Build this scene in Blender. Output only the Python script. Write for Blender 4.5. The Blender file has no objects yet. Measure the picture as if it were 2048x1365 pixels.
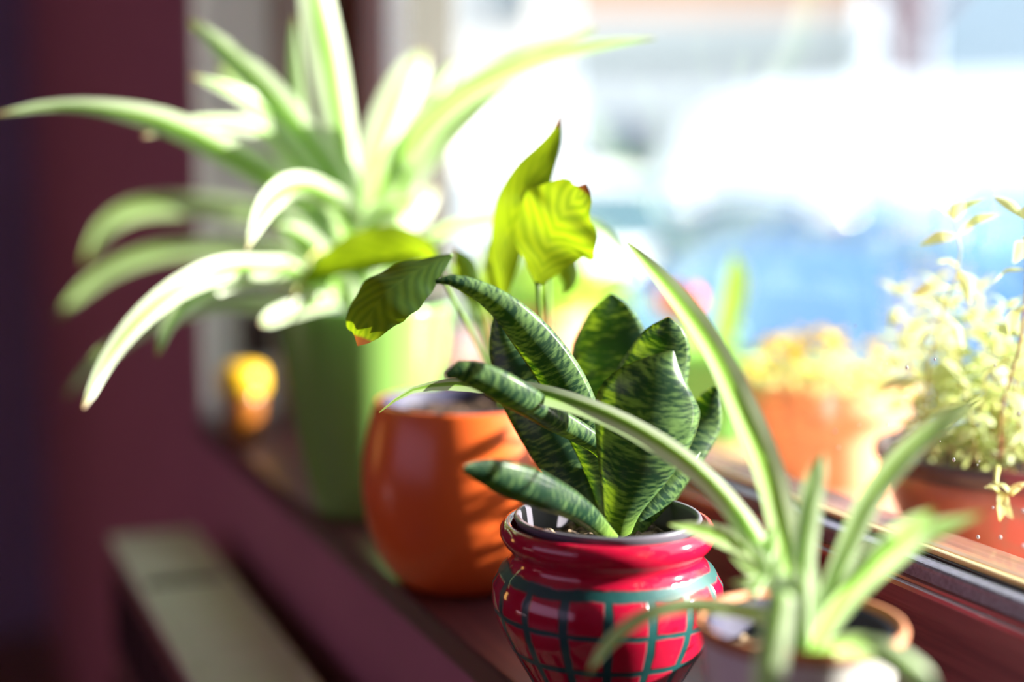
import bpy, bmesh, math, random
from mathutils import Vector, Matrix, noise
random.seed(7)
sc = bpy.context.scene
COL = sc.collection

# ------------------------------------------------------------------ camera
# world: Y runs along the window sill away from the camera, +X is towards the street, Z up, room floor z = 0
ZS = 0.90                      # top of the sill
FPX = 2844.4                   # focal length in pixels of a 2048 px wide frame (50 mm)
YAW, PITCH = math.atan(.427), math.atan(352 / FPX)
EYE = Vector((0, 0, ZS + .28))
FW = Vector((math.sin(YAW) * math.cos(PITCH), math.cos(YAW) * math.cos(PITCH), -math.sin(PITCH)))
RT = Vector((math.cos(YAW), -math.sin(YAW), 0))
UP = RT.cross(FW)
cd = bpy.data.cameras.new('camera'); cam = bpy.data.objects.new('camera', cd); COL.objects.link(cam)
cam.matrix_world = Matrix((RT, UP, -FW)).transposed().to_4x4(); cam.location = EYE
cd.lens = 50; cd.sensor_width = 36; cd.clip_start = .02; cd.clip_end = 200
cd.dof.use_dof = True; cd.dof.focus_distance = .745; cd.dof.aperture_fstop = 1.65
sc.camera = cam

# ------------------------------------------------------------------ light
w = bpy.data.worlds.new('sky'); sc.world = w; w.use_nodes = True
bg = w.node_tree.nodes['Background']
bg.inputs['Color'].default_value = (.80, .91, 1, 1); bg.inputs['Strength'].default_value = 2.5
SUN_AZ, SUN_EL = math.radians(-24), math.radians(18)
SUN = Vector((math.cos(SUN_AZ) * math.cos(SUN_EL), math.sin(SUN_AZ) * math.cos(SUN_EL), math.sin(SUN_EL)))
sl = bpy.data.lights.new('sun', 'SUN'); sl.energy = 27; sl.angle = math.radians(.6); sl.color = (1, .94, .85)
so = bpy.data.objects.new('sun', sl); COL.objects.link(so)
so.rotation_euler = SUN.to_track_quat('Z', 'Y').to_euler(); so.location = SUN * 30
sc.view_settings.view_transform = 'Standard'; sc.view_settings.look = 'None'
sc.view_settings.exposure = 0.0; sc.view_settings.gamma = 1; sc.view_settings.use_curve_mapping = False
sc.cycles.use_denoising = True
sc.cycles.sample_clamp_indirect = 8; sc.cycles.caustics_reflective = False; sc.cycles.caustics_refractive = False
sc.cycles.transparent_max_bounces = 12; sc.cycles.max_bounces = 8; sc.cycles.diffuse_bounces = 4; sc.cycles.adaptive_threshold = .02


def at(x, y, d):
    """a point of the place seen at photo pixel (x, y), d metres deep"""
    return EYE + (FW + RT * ((x - 1024) / FPX) - UP * ((y - 682.5) / FPX)) * d


# ------------------------------------------------------------------ materials
def rgb(c):
    return (c[0], c[1], c[2], 1)


class N:
    """tiny node helper"""
    def __init__(s, name):
        s.m = bpy.data.materials.new(name); s.m.use_nodes = True
        s.t = s.m.node_tree; s.t.nodes.clear()
        s.out = s.t.nodes.new('ShaderNodeOutputMaterial')

    def n(s, typ, **kw):
        nd = s.t.nodes.new('ShaderNode' + typ)
        for k, v in kw.items():
            if k.startswith('_'):
                setattr(nd, k[1:], v)
            else:
                key = int(k[1:]) if k[0] == 'i' and k[1:].isdigit() else k.replace('__', ' ')
                if hasattr(v, 'is_linked') or isinstance(v, bpy.types.NodeSocket):
                    s.t.links.new(v, nd.inputs[key])
                else:
                    nd.inputs[key].default_value = v
        return nd

    def math(s, op, a, b=0.0, c=0.0):
        return s.n('Math', _operation=op, i0=a, i1=b, i2=c).outputs[0]

    def mix(s, f, a, b):
        nd = s.t.nodes.new('ShaderNodeMix'); nd.data_type = 'RGBA'
        for i, v in ((0, f), (6, a), (7, b)):
            if isinstance(v, bpy.types.NodeSocket):
                s.t.links.new(v, nd.inputs[i])
            else:
                nd.inputs[i].default_value = v if i == 0 else rgb(v)
        return nd.outputs[2]

    def ramp(s, f, stops, interp='LINEAR'):
        nd = s.t.nodes.new('ShaderNodeValToRGB'); nd.color_ramp.interpolation = interp
        s.t.links.new(f, nd.inputs[0])
        els = nd.color_ramp.elements
        while len(els) < len(stops): els.new(.5)
        for e, (p, c) in zip(els, stops):
            e.position = p; e.color = rgb(c) if hasattr(c, '__len__') else (c, c, c, 1)
        return nd.outputs[0]

    def sep(s, v):
        return s.n('SeparateXYZ', i0=v).outputs

    def bump(s, h, strength=.3, dist=.002):
        return s.n('Bump', Height=h, Strength=strength, Distance=dist).outputs[0]

    def principled(s, col, rough=.5, spec=.5, coat=0, normal=None, metal=0):
        p = s.n('BsdfPrincipled')
        for k, v in (('Base Color', col), ('Roughness', rough), ('Specular IOR Level', spec), ('Coat Weight', coat), ('Metallic', metal)):
            if isinstance(v, bpy.types.NodeSocket): s.t.links.new(v, p.inputs[k])
            else: p.inputs[k].default_value = rgb(v) if k == 'Base Color' else v
        if normal: s.t.links.new(normal, p.inputs['Normal'])
        return p.outputs[0]

    def done(s, sh):
        s.t.links.new(sh, s.out.inputs[0]); return s.m


def paint(name, col, rough=.6, var=.08, scale=20, spec=.4, coat=0, bump=.0):
    k = N(name); tc = k.n('TexCoord').outputs['Object']
    nz = k.n('TexNoise', Vector=tc, Scale=scale, Detail=4.0).outputs[0]
    c = k.mix(k.ramp(nz, [(.3, 0), (.7, 1)]), [x * (1 - var) for x in col], [min(1, x * (1 + var)) for x in col])
    nm = k.bump(nz, bump, .001) if bump else None
    return k.done(k.principled(c, rough, spec, coat, nm))


def wood(name, dark, light, rough=.3, axis=1, scale=18, coat=.3):
    k = N(name); tc = k.n('TexCoord').outputs['Object']
    sv = [scale * 6] * 3; sv[axis] = scale * .35
    mp = k.n('Mapping', Vector=tc, Scale=sv).outputs[0]
    nz = k.n('TexNoise', Vector=mp, Scale=1.0, Detail=6.0, Roughness=.65, Distortion=.6).outputs[0]
    c = k.mix(k.ramp(nz, [(.32, 0), (.68, 1)]), dark, light)
    return k.done(k.principled(c, rough, .5, coat, k.bump(nz, .12, .001)))


def leafmat(name, kind):
    """thin leaf: reflecting top plus light that comes through; UV 'n' runs 0..1 across and along, 'm' is in metres"""
    k = N(name)
    un = k.sep(k.n('UVMap', _uv_map='n').outputs[0]); um = k.n('UVMap', _uv_map='m').outputs[0]
    x, v = un[0], un[1]
    ax = k.math('ABSOLUTE', k.math('SUBTRACT', x, .5))
    streak = k.n('TexNoise', Vector=k.n('Mapping', Vector=um, Scale=(900, 14, 1)).outputs[0], Scale=1.0, Detail=3.0).outputs[0]
    if kind == 'spider':
        a = k.math('ADD', ax, k.math('MULTIPLY', k.math('SUBTRACT', streak, .5), .12))
        c = k.ramp(a, [(.07, (.17, .40, .04)), (.14, (.32, .55, .10)), (.21, (.62, .77, .48)), (.5, (.70, .83, .60))])
        c = k.mix(k.ramp(v, [(.95, 0), (1, 1)]), c, (.30, .16, .06))
        tr, tw = k.mix(.5, c, (.40, .72, .12)), .42
        rough, nm = .38, k.bump(streak, .25, .0006)
    elif kind == 'lily':
        vein = k.n('TexNoise', Vector=um, Scale=60.0, Detail=2.0).outputs[0]
        ph = k.math('ADD', k.math('MULTIPLY', k.math('SUBTRACT', v, k.math('MULTIPLY', ax, .55)), 54), k.math('MULTIPLY', vein, 5))
        wv = k.math('MULTIPLY_ADD', k.math('SINE', ph), .5, .5)
        mid = k.ramp(ax, [(.0, 1), (.035, 0)])
        c = k.mix(wv, (.030, .075, .018), (.042, .105, .022)); c = k.mix(mid, c, (.06, .13, .03))
        tip = k.ramp(k.math('ADD', v, k.math('MULTIPLY', vein, .03)), [(.945, 0), (.965, 1)])
        c = k.mix(tip, c, (.10, .035, .02))
        tr = k.mix(tip, k.mix(wv, (.14, .22, .003), (.22, .30, .005)), (.16, .05, .01)); tw = .64
        rough, nm = .35, k.bump(wv, .08, .0008)
    elif kind == 'herb':
        c = k.mix(streak, (.46, .56, .24), (.62, .68, .40)); tr = k.mix(streak, (.56, .68, .16), (.76, .80, .40)); tw = .45
        rough, nm = .55, None
    elif kind == 'dull':
        c = k.mix(streak, (.08, .16, .07), (.14, .24, .11)); tr = k.mix(streak, (.12, .22, .08), (.2, .32, .1)); tw = .3
        rough, nm = .6, None
    else:   # pale broad foliage
        c = k.mix(streak, (.20, .45, .06), (.34, .60, .14)); tr = (.45, .75, .10); tw = .45
        trn = k.n('RGB'); trn.outputs[0].default_value = rgb(tr); tr = trn.outputs[0]
        rough, nm = .5, None
    pr = k.principled(c, rough, .45, 0, nm)
    tl = k.n('BsdfTranslucent', Color=tr).outputs[0]
    return k.done(k.n('MixShader', i0=tw, i1=pr, i2=tl).outputs[0])


def snakemat():
    k = N('snake_plant_leaf')
    un = k.sep(k.n('UVMap', _uv_map='n').outputs[0]); um = k.n('UVMap', _uv_map='m').outputs[0]
    ax = k.math('ABSOLUTE', k.math('SUBTRACT', un[0], .5)); mv = k.sep(um); rnd = k.n('ObjectInfo').outputs['Random']
    um = k.n('VectorMath', _operation='ADD', i0=um, i1=k.n('CombineXYZ', X=k.math('MULTIPLY', rnd, 9.0), Y=k.math('MULTIPLY', rnd, 5.0)).outputs[0]).outputs[0]
    big = k.n('TexNoise', Vector=k.n('Mapping', Vector=um, Scale=(38, 60, 1)).outputs[0], Scale=1.0, Detail=3.0).outputs[0]
    fine = k.n('TexNoise', Vector=k.n('Mapping', Vector=um, Scale=(380, 800, 1)).outputs[0], Scale=1.0, Detail=4.0, Roughness=.7).outputs[0]
    bow = k.math('MULTIPLY', k.math('MULTIPLY', ax, ax), -.03)
    wob = k.n('TexNoise', Vector=k.n('Mapping', Vector=um, Scale=(130, 90, 1)).outputs[0], Scale=1.0, Detail=3.0).outputs[0]
    ph = k.math('ADD', k.math('MULTIPLY', k.math('ADD', mv[1], bow), 1450), k.math('ADD', k.math('MULTIPLY', wob, 13), k.math('MULTIPLY', fine, 4)))
    band = k.math('MULTIPLY_ADD', k.math('SINE', ph), .5, .5)
    flk = k.n('TexNoise', Vector=k.n('Mapping', Vector=um, Scale=(85, 430, 1)).outputs[0], Scale=1.0, Detail=4.0, Roughness=.68, Distortion=.5).outputs[0]
    val = k.math('ADD', k.math('ADD', flk, k.math('MULTIPLY', k.math('SUBTRACT', band, .5), .13)), k.math('ADD', k.math('MULTIPLY', ax, .26), k.math('MULTIPLY_ADD', k.math('SUBTRACT', big, .5), .55, k.math('MULTIPLY', rnd, .10))))
    light = k.ramp(val, [(.57, 0), (.70, .6), (.84, 1)])
    c = k.mix(light, (.012, .044, .024), (.13, .235, .085))
    base = k.ramp(un[1], [(.03, 1), (.22, 0)])
    c = k.mix(base, c, (.20, .34, .05))
    edge = k.ramp(ax, [(.475, 0), (.49, 1)]); c = k.mix(edge, c, (.05, .09, .03))
    pr = k.principled(c, .34, .5, .15, k.bump(fine, .15, .0006))
    tl = k.n('BsdfTranslucent', Color=k.mix(light, (.14, .30, .025), (.75, .92, .10))).outputs[0]
    return k.done(k.n('MixShader', i0=.38, i1=pr, i2=tl).outputs[0])


def redpotmat(nlines=17):
    k = N('red_glaze_with_teal_lines')
    o = k.n('TexCoord').outputs['Object']; p = k.sep(o)
    ang = k.math('ARCTAN2', p[1], p[0])
    nz = k.n('TexNoise', Vector=o, Scale=140.0, Detail=3.0).outputs[0]; n2 = k.n('TexNoise', Vector=o, Scale=30.0, Detail=2.0).outputs[0]
    wob = k.math('MULTIPLY', k.math('SUBTRACT', n2, .5), .16)
    fr = k.math('ABSOLUTE', k.math('SUBTRACT', k.math('FRACT', k.math('ADD', k.math('MULTIPLY', ang, nlines / (2 * math.pi)), k.math('ADD', wob, .5))), .5))
    j = k.math('MULTIPLY', k.math('SUBTRACT', nz, .5), .06)
    vl = k.ramp(k.math('ADD', fr, j), [(.095, 1), (.125, 0)])
    z = k.math('ADD', p[2], k.math('MULTIPLY', k.math('SUBTRACT', n2, .5), .004))
    body = k.math('LESS_THAN', z, .0725)
    hl = None
    for zz, hw in ((.0715, .0022), (.0520, .0013), (.0315, .0015), (.0140, .0013)):
        d = k.math('ABSOLUTE', k.math('SUBTRACT', z, zz))
        r = k.ramp(k.math('ADD', k.math('DIVIDE', d, hw * 4), k.math('MULTIPLY', k.math('SUBTRACT', nz, .5), .22)), [(.22, 1), (.34, 0)])
        hl = r if hl is None else k.math('MAXIMUM', hl, r)
    line = k.math('MAXIMUM', hl, k.math('MULTIPLY', vl, body))
    spots = k.ramp(k.n('TexNoise', Vector=o, Scale=900.0, Detail=2.0).outputs[0], [(.70, 0), (.78, 1)])
    red = k.mix(n2, (.40, .004, .030), (.50, .008, .040)); red = k.mix(k.math('MULTIPLY', spots, .3), red, (.8, .5, .45))
    teal = k.mix(nz, (.002, .045, .050), (.004, .10, .09))
    c = k.mix(line, red, teal)
    rough = k.math('MULTIPLY_ADD', line, .35, .10)
    return k.done(k.principled(c, rough, .55, .4, k.bump(k.math('SUBTRACT', k.math('MULTIPLY', n2, .25), line), .35, .0012)))


def soilmat(name, a, b):
    k = N(name); o = k.n('TexCoord').outputs['Object']
    nz = k.n('TexNoise', Vector=o, Scale=160.0, Detail=6.0).outputs[0]
    vo = k.n('TexVoronoi', Vector=o, Scale=210.0).outputs[0]
    return k.done(k.principled(k.mix(k.ramp(nz, [(.38, 0), (.64, 1)]), a, b), .95, .2, 0, k.bump(k.math('ADD', nz, vo), .9, .004)))


def glassmat(name, tint=(1, 1, 1), rough=.0):
    """thin pane: sees through, mirrors at glancing angles"""
    k = N(name)
    ge = k.n('NewGeometry')
    c = k.math('ABSOLUTE', k.n('VectorMath', _operation='DOT_PRODUCT', i0=ge.outputs['Incoming'], i1=ge.outputs['Normal']).outputs['Value'])
    fr = k.math('MULTIPLY_ADD', k.math('POWER', k.math('SUBTRACT', 1.0, c), 5.0), .9, .075)
    gl = k.n('BsdfGlossy', Roughness=rough).outputs[0]
    tr = k.n('BsdfTransparent', Color=rgb(tint)).outputs[0]
    return k.done(k.n('MixShader', i0=fr, i1=tr, i2=gl).outputs[0])


def sheermat():
    k = N('sheer_mauve_fabric')
    return k.done(k.n('MixShader', i0=.75, i1=k.n('BsdfDiffuse', Color=rgb((.6, .35, .5))).outputs[0], i2=k.n('BsdfTranslucent', Color=rgb((.95, .60, .86))).outputs[0]).outputs[0])


def polished(name, col):
    k = N(name); o = k.n('TexCoord').outputs['Object']
    nz = k.n('TexNoise', Vector=o, Scale=6.0).outputs[0]
    return k.done(k.principled(k.mix(nz, [c * .95 for c in col], col), .12, .5, 0, None, 1.0))


def emit(name, col, s):
    k = N(name); return k.done(k.n('Emission', Color=rgb(col), Strength=s).outputs[0])


M = dict(
    maroon=paint('maroon_wall_paint', (.35, .135, .185), .75, .06, 8, bump=.05),
    aubergine=paint('aubergine_wall_paint', (.22, .19, .36), .8, .06, 8),
    stone=paint('grey_stone_reveal', (.13, .13, .112), .85, .15, 30),
    plaster=paint('grey_plaster', (.50, .48, .46), .85, .06, 12, bump=.05),
    sheer=sheermat(), mauve=paint('mauve_wall_paint', (.42, .28, .36), .8, .05, 6),
    cream=paint('cream_paint', (.70, .66, .58), .8, .04, 6),
    white_frame=paint('white_frame_paint', (.80, .82, .82), .4, .03, 9),
    mahogany=wood('mahogany_sill', (.045, .012, .018), (.11, .028, .030), .42, 1, coat=.1),
    frame_wood=wood('mahogany_frame', (.085, .026, .036), (.17, .055, .066), .25, 1),
    jamb_wood=wood('mahogany_jamb', (.085, .014, .010), (.19, .038, .022), .35, 2),
    casing=wood('brown_casing', (.16, .09, .065), (.24, .14, .10), .5, 2),
    outer_wood=wood('weathered_red_board', (.52, .24, .15), (.74, .42, .29), .45, 1),
    outer_rail=wood('outer_rail_wood', (.16, .05, .045), (.30, .10, .08), .4, 1),
    seal=paint('rubber_seal', (.02, .015, .02), .6),
    bead=paint('brass_coloured_bead', (.62, .50, .26), .3, .05, 40),
    ledge=paint('worn_blue_grey_ledge', (.11, .11, .17), .38, .3, 400, bump=.2),
    floor=wood('floor_boards', (.10, .05, .035), (.20, .10, .06), .35, 1, 6),
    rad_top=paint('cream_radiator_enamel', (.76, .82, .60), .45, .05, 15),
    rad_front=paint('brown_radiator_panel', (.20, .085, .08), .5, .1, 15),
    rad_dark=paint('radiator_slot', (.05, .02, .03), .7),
    green=paint('lime_green_glaze', (.20, .40, .090), .22, .04, 6, coat=.2),
    orange=paint('orange_satin_glaze', (.78, .135, .024), .28, .04, 6, coat=.15),
    nursery=paint('dark_blue_grey_plastic', (.030, .030, .070), .6, .1, 30),
    nursery_grey=paint('grey_plastic', (.12, .115, .145), .35, .1, 30),
    whitepot=paint('white_glaze', (.80, .80, .76), .2, .03, 9, coat=.3),
    terracotta=paint('terracotta', (.74, .41, .23), .75, .1, 40, bump=.1),
    rawclay=paint('unglazed_clay_edge', (.50, .20, .09), .6, .1, 60),
    bowl=paint('dark_red_glazed_bowl', (.36, .13, .09), .3, .12, 30),
    bowlrim=paint('dark_bowl_rim', (.07, .045, .05), .3, .1, 30),
    yellow=paint('yellow_plastic', (.80, .47, .015), .35, .05, 20),
    amber=paint('shaded_jar_amber', (.26, .085, .012), .25, .05, 20),  # dark amber stands in for shade on the yellow jar
    darkbrown=paint('dark_brown_plastic', (.035, .02, .02), .45),
    pebble=paint('white_pebble', (.6, .58, .58), .6),
    red=redpotmat(), snake=snakemat(),
    spider=leafmat('spider_plant_leaf', 'spider'), lily=leafmat('peace_lily_leaf', 'lily'),
    herb=leafmat('herb_leaf', 'herb'), pale=leafmat('pale_leaf', 'pale'),
    stem=paint('green_stem', (.13, .24, .04), .5), stemy=paint('yellow_green_stem', (.42, .42, .12), .5), stemr=paint('reddish_brown_stem', (.30, .13, .06), .6),
    soil=soilmat('soil', (.03, .018, .014), (.13, .075, .05)), soil_gritty=soilmat('gritty_soil', (.05, .035, .025), (.42, .31, .20)),  # the second soil has paler crumbs
    petal_yellow=paint('yellow_petal', (.86, .62, .03), .6), petal_red=paint('red_petal', (.75, .05, .04), .6),
    greenpl=paint('green_plastic_pot', (.10, .34, .06), .4),
    glass=glassmat('window_glass'),
    droplet=paint('water_droplet', (.85, .88, .9), .08, 0, 5, .8),
    asphalt=paint('asphalt', (.16, .17, .18), .9, .15, 3), paving=paint('pavement_slab', (.42, .43, .42), .85, .1, 3),
    carblue=paint('blue_car_paint', (.055, .26, .52), .16, .03, 3, .6, .8), carglass=paint('dark_car_glass', (.10, .20, .24), .05, .05, 3, .8, .5),
    carwhite=paint('white_car_paint', (.86, .88, .88), .3, .02, 3, .5, .5), tyre=paint('tyre', (.03, .03, .035), .8), chrome=polished('chrome', (.8, .82, .84)),
    lamp=paint('clear_lamp_lens', (.85, .9, .92), .08, 0, 3, .8, .8), lampred=paint('red_lamp_lens', (.5, .03, .03), .1, 0, 3, .8, .8),
    stucco=paint('white_stucco', (.78, .79, .77), .9, .04, 2), salmon=paint('salmon_stucco', (.80, .50, .34), .9, .05, 2), ledgegrey=paint('grey_green_ledge', (.36, .42, .38), .8),
    bluewall=paint('pale_blue_render', (.33, .42, .49), .9, .05, 2), pane=paint('window_pane_dark', (.16, .22, .26), .08, .05, 3, .8),
    bark=paint('dark_bark', (.09, .06, .075), .95, .3, 9, bump=.5), bush=leafmat('bush_leaf', 'dull'), steel=paint('grey_steel_post', (.3, .3, .31), .5),
)


# ------------------------------------------------------------------ geometry helpers
def link(name, me, mat=None, parent=None, smooth=True):
    if mat is not None: me.materials.append(M[mat] if isinstance(mat, str) else mat)
    if smooth and len(me.polygons): me.polygons.foreach_set('use_smooth', [True] * len(me.polygons))
    o = bpy.data.objects.new(name, me); COL.objects.link(o)
    if parent is not None: o.parent = parent
    return o


def tag(o, label=None, cat=None, group=None, kind=None):
    for k_, v_ in (('label', label), ('category', cat), ('group', group), ('kind', kind)):
        if v_: o[k_] = v_
    return o


def empty(name, loc, rz=0):
    o = bpy.data.objects.new(name, None); COL.objects.link(o); o.location = loc; o.rotation_euler.z = rz
    o.empty_display_size = .05
    return o


def from_bm(name, bm, mat=None, parent=None, smooth=True):
    me = bpy.data.meshes.new(name); bmesh.ops.recalc_face_normals(bm, faces=bm.faces[:]); bm.to_mesh(me); bm.free()
    return link(name, me, mat, parent, smooth)


def local(parent, p):
    return parent.matrix_local.inverted() @ Vector(p) if parent is not None else Vector(p)


def box(name, a, b, mat, parent=None, bevel=.0, seg=2):
    """axis-aligned block from corner a to corner b, in the parent's space"""
    bm = bmesh.new(); bmesh.ops.create_cube(bm, size=1)
    a, b = Vector(a), Vector(b)
    for v in bm.verts: v.co = Vector(((a[i] + b[i]) / 2 + v.co[i] * abs(b[i] - a[i]) for i in range(3)))
    if bevel: bmesh.ops.bevel(bm, geom=bm.edges[:], offset=bevel, segments=seg, affect='EDGES', profile=.6)
    return from_bm(name, bm, mat, parent, smooth=False)


def lathe(name, prof, mat, parent=None, n=64, closed=False, loc=(0, 0, 0)):
    bm = bmesh.new(); rings = []
    for r, z in prof:
        if r < 1e-5: rings.append([bm.verts.new((loc[0], loc[1], z + loc[2]))])
        else: rings.append([bm.verts.new((loc[0] + r * math.cos(2 * math.pi * i / n), loc[1] + r * math.sin(2 * math.pi * i / n), z + loc[2])) for i in range(n)])
    for A, B in zip(rings, rings[1:]):
        for i in range(n):
            j = (i + 1) % n
            if len(A) == 1 and len(B) == 1: continue
            if len(A) == 1: bm.faces.new((A[0], B[j], B[i]))
            elif len(B) == 1: bm.faces.new((A[i], A[j], B[0]))
            else: bm.faces.new((A[i], A[j], B[j], B[i]))
    return from_bm(name, bm, mat, parent)


def catmull(pts, n):
    """resample a list of tuples smoothly into n+1 tuples, evenly along the length of the first three numbers"""
    P = [tuple(p) for p in pts]; P = [tuple(2 * a - b for a, b in zip(P[0], P[1]))] + P + [tuple(2 * a - b for a, b in zip(P[-1], P[-2]))]
    dense = []
    for i in range(1, len(P) - 2):
        for s in range(12):
            t = s / 12; p0, p1, p2, p3 = P[i - 1], P[i], P[i + 1], P[i + 2]
            dense.append(tuple(.5 * (2 * b + (c - a) * t + (2 * a - 5 * b + 4 * c - d) * t * t + (3 * b - a - 3 * c + d) * t ** 3) for a, b, c, d in zip(p0, p1, p2, p3)))
    dense.append(P[-2])
    L = [0]
    for a, b in zip(dense, dense[1:]): L.append(L[-1] + math.dist(a[:3], b[:3]))
    out = []; k = 0
    for i in range(n + 1):
        s = L[-1] * i / n
        while k < len(L) - 2 and L[k + 1] < s: k += 1
        t = 0 if L[k + 1] == L[k] else min(1, max(0, (s - L[k]) / (L[k + 1] - L[k])))
        out.append(tuple(a + (b - a) * t for a, b in zip(dense[k], dense[k + 1])))
    return out, L[-1]


def blade(name, pts, mat, parent, tilt=0, fold=.25, n=22, m=6, thick=0, view=None, wave=0, twist=0, soft=False):
    """leaf blade along 3-D points (x, y, z, width); tilt turns it about its own length, fold channels it"""
    S, L = catmull(pts, n)
    view = Vector(view) if view is not None else None
    bm = bmesh.new(); un = bm.loops.layers.uv.new('n'); um = bm.loops.layers.uv.new('m'); uvs = {}
    O = parent.location if parent is not None else Vector((0, 0, 0))
    grid = []; grid2 = []; ph = random.random() * 6; prev = None
    for i, s in enumerate(S):
        c = Vector(s[:3]); wd = max(s[3], 2e-4)
        t = (Vector(S[min(i + 1, n)][:3]) - Vector(S[max(i - 1, 0)][:3])).normalized()
        vd = (c - EYE).normalized() if view is None else view
        side = t.cross(vd)
        if side.length < .12 and prev is not None: side = prev
        side.normalize()
        if prev is not None and side.dot(prev) < 0 and view is not None: side = -side
        prev = side
        nn = side.cross(t).normalized()
        a = math.radians(tilt + twist * i / n); sd = side * math.cos(a) + nn * math.sin(a); nn = sd.cross(t).normalized()
        sc_ = 1 / max(.45, abs(math.cos(a)))
        row = []; row2 = []
        for j in range(m + 1):
            u = j / m - .5
            h = fold * wd * sc_ * (.5 * (2 * abs(u)) ** 1.8 if soft else abs(u))
            wv = wave * wd * math.sin(ph + i * 1.1 + (2 if u > 0 else 0)) * abs(u) * 2
            p = c + sd * (u * wd * sc_) + nn * (h + wv) - O
            v = bm.verts.new(p); row.append(v); uvs[v] = ((j / m, i / n), (u * wd * sc_, L * i / n))
            if thick:
                th = thick * (1 - (abs(u) * 2) ** 2.2) * min(1, (1 - i / n) * 5 + .06)
                if 0 < j < m:
                    v2 = bm.verts.new(p - nn * th); uvs[v2] = uvs[v]
                else: v2 = v
                row2.append(v2)
        grid.append(row); grid2.append(row2)

    def face(vs):
        vs = list(dict.fromkeys(vs))
        if len(vs) < 3: return
        f = bm.faces.new(vs)
        for lp in f.loops: lp[un].uv, lp[um].uv = uvs[lp.vert]
    for i in range(n):
        for j in range(m):
            face((grid[i][j], grid[i][j + 1], grid[i + 1][j + 1], grid[i + 1][j]))
            if thick: face((grid2[i][j], grid2[i + 1][j], grid2[i + 1][j + 1], grid2[i][j + 1]))
    me = bpy.data.meshes.new(name)
    if thick: bmesh.ops.recalc_face_normals(bm, faces=bm.faces[:])
    bm.to_mesh(me); bm.free()
    return link(name, me, mat, parent)


def facing(pts, tilt):
    """how squarely the blade would meet the sun"""
    S, _ = catmull(pts, 10); tot = [0, 0]
    for i in range(1, 10):
        c = Vector(S[i][:3]); t = (Vector(S[i + 1][:3]) - Vector(S[i - 1][:3])).normalized(); sd = t.cross((c - EYE).normalized()).normalized(); nn = sd.cross(t)
        a = math.radians(tilt); sd = sd * math.cos(a) + nn * math.sin(a); nv = sd.cross(t).normalized()
        if nv.dot(c - EYE) > 0: nv = -nv
        q = nv.dot(SUN); tot[0] += abs(q) * S[i][3]; tot[1] -= q * S[i][3]      # overall, and from behind
    return tot


def pxleaf(parent, pts, mat, tilt=0, name='leaf', sun=0, **kw):
    """leaf measured in the photograph: (pixel x, pixel y, depth in m, apparent width in pixels)"""
    P = [tuple(at(x, y, d)) + (wd * d / FPX,) for x, y, d, wd in pts]
    if sun: tilt = max(range(-50, 51, 5) if sun == -1 else range(-25, 26, 5), key=lambda a: facing(P, a)[1] if sun == 2 else sun * facing(P, a)[0])
    return blade(name, P, mat, parent, tilt, **kw)


def tube(name, pts, mat, parent=None, n=10, k=8):
    """round stem along (x, y, z, radius)"""
    S, L = catmull(pts, n); O = parent.location if parent is not None and parent.parent is None else (Vector((0, 0, 0)) if parent is None else parent.parent.location)
    bm = bmesh.new(); rings = []; ref = Vector((.3, .2, .9))
    for i, s in enumerate(S):
        t = (Vector(S[min(i + 1, n)][:3]) - Vector(S[max(i - 1, 0)][:3])).normalized()
        a = t.cross(ref)
        if a.length < .1: a = t.cross(Vector((1, 0, 0)))
        a.normalize(); b = t.cross(a)
        rings.append([bm.verts.new(Vector(s[:3]) - O + (a * math.cos(2 * math.pi * q / k) + b * math.sin(2 * math.pi * q / k)) * s[3]) for q in range(k)])
    for A, B in zip(rings, rings[1:]):
        for q in range(k): bm.faces.new((A[q], A[(q + 1) % k], B[(q + 1) % k], B[q]))
    bm.faces.new(rings[0]); bm.faces.new(rings[-1])
    return from_bm(name, bm, mat, parent)


def pxtube(parent, pts, mat, name='stem', **kw):
    return tube(name, [tuple(at(x, y, d)) + (r * d / FPX,) for x, y, d, r in pts], mat, parent, **kw)


def struct(o):
    o['kind'] = 'structure'; return o


# ------------------------------------------------------------------ the room
XW, XF, XG = .300, .470, .497           # room face of the wall, room face of the window frame, glass
XO = .600                               # street face of the wall
Y0, Y1 = .28, 1.58                     # window opening along the wall
ZT = ZS + .74
RX0, RY0, RY1, RZ = -3.4, -2.6, 3.7, 2.65

wall = struct(tag(empty('wall_window', (XW, 0, 0)), 'dark maroon wall below and beside the window'))


def wpart(name, a, b, mat, **kw):
    return box(name, Vector(a) - Vector((XW, 0, 0)), Vector(b) - Vector((XW, 0, 0)), mat, wall, **kw)


wpart('wall_below', (XW, RY0, 0), (XO, RY1 + .2, ZS - .021), 'maroon')
wpart('wall_beyond', (XW, Y1 + .012, ZS - .021), (XO, RY1 + .2, RZ), 'maroon')
wpart('wall_before', (XW, RY0, ZS - .021), (XO, Y0, RZ), 'maroon')
wpart('lintel', (XW, Y0, ZT), (XO, Y1 + .012, RZ), 'maroon')
rv = struct(box('trim_1', (XW - .001, Y1, ZS - .03), (XF, Y1 + .012, ZT), 'plaster', bevel=.002))
struct(tag(box('trim_3', (XG + .031, Y1, ZS - .03), (XO + .002, Y1 + .012, ZT), 'stone', bevel=.002), 'grey stone outer reveal beyond the window jamb'))
tag(rv, 'pale grey plastered reveal at the far end of the sill')
struct(tag(box('floor', (RX0 - .2, RY0 - .2, -.05), (XW, RY1 + .2, 0), 'floor'), 'dark wooden floor of the room'))
struct(tag(box('ceiling', (RX0 - .2, RY0 - .2, RZ), (XO, RY1 + .2, RZ + .1), 'cream'), 'cream ceiling of the room'))
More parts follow.
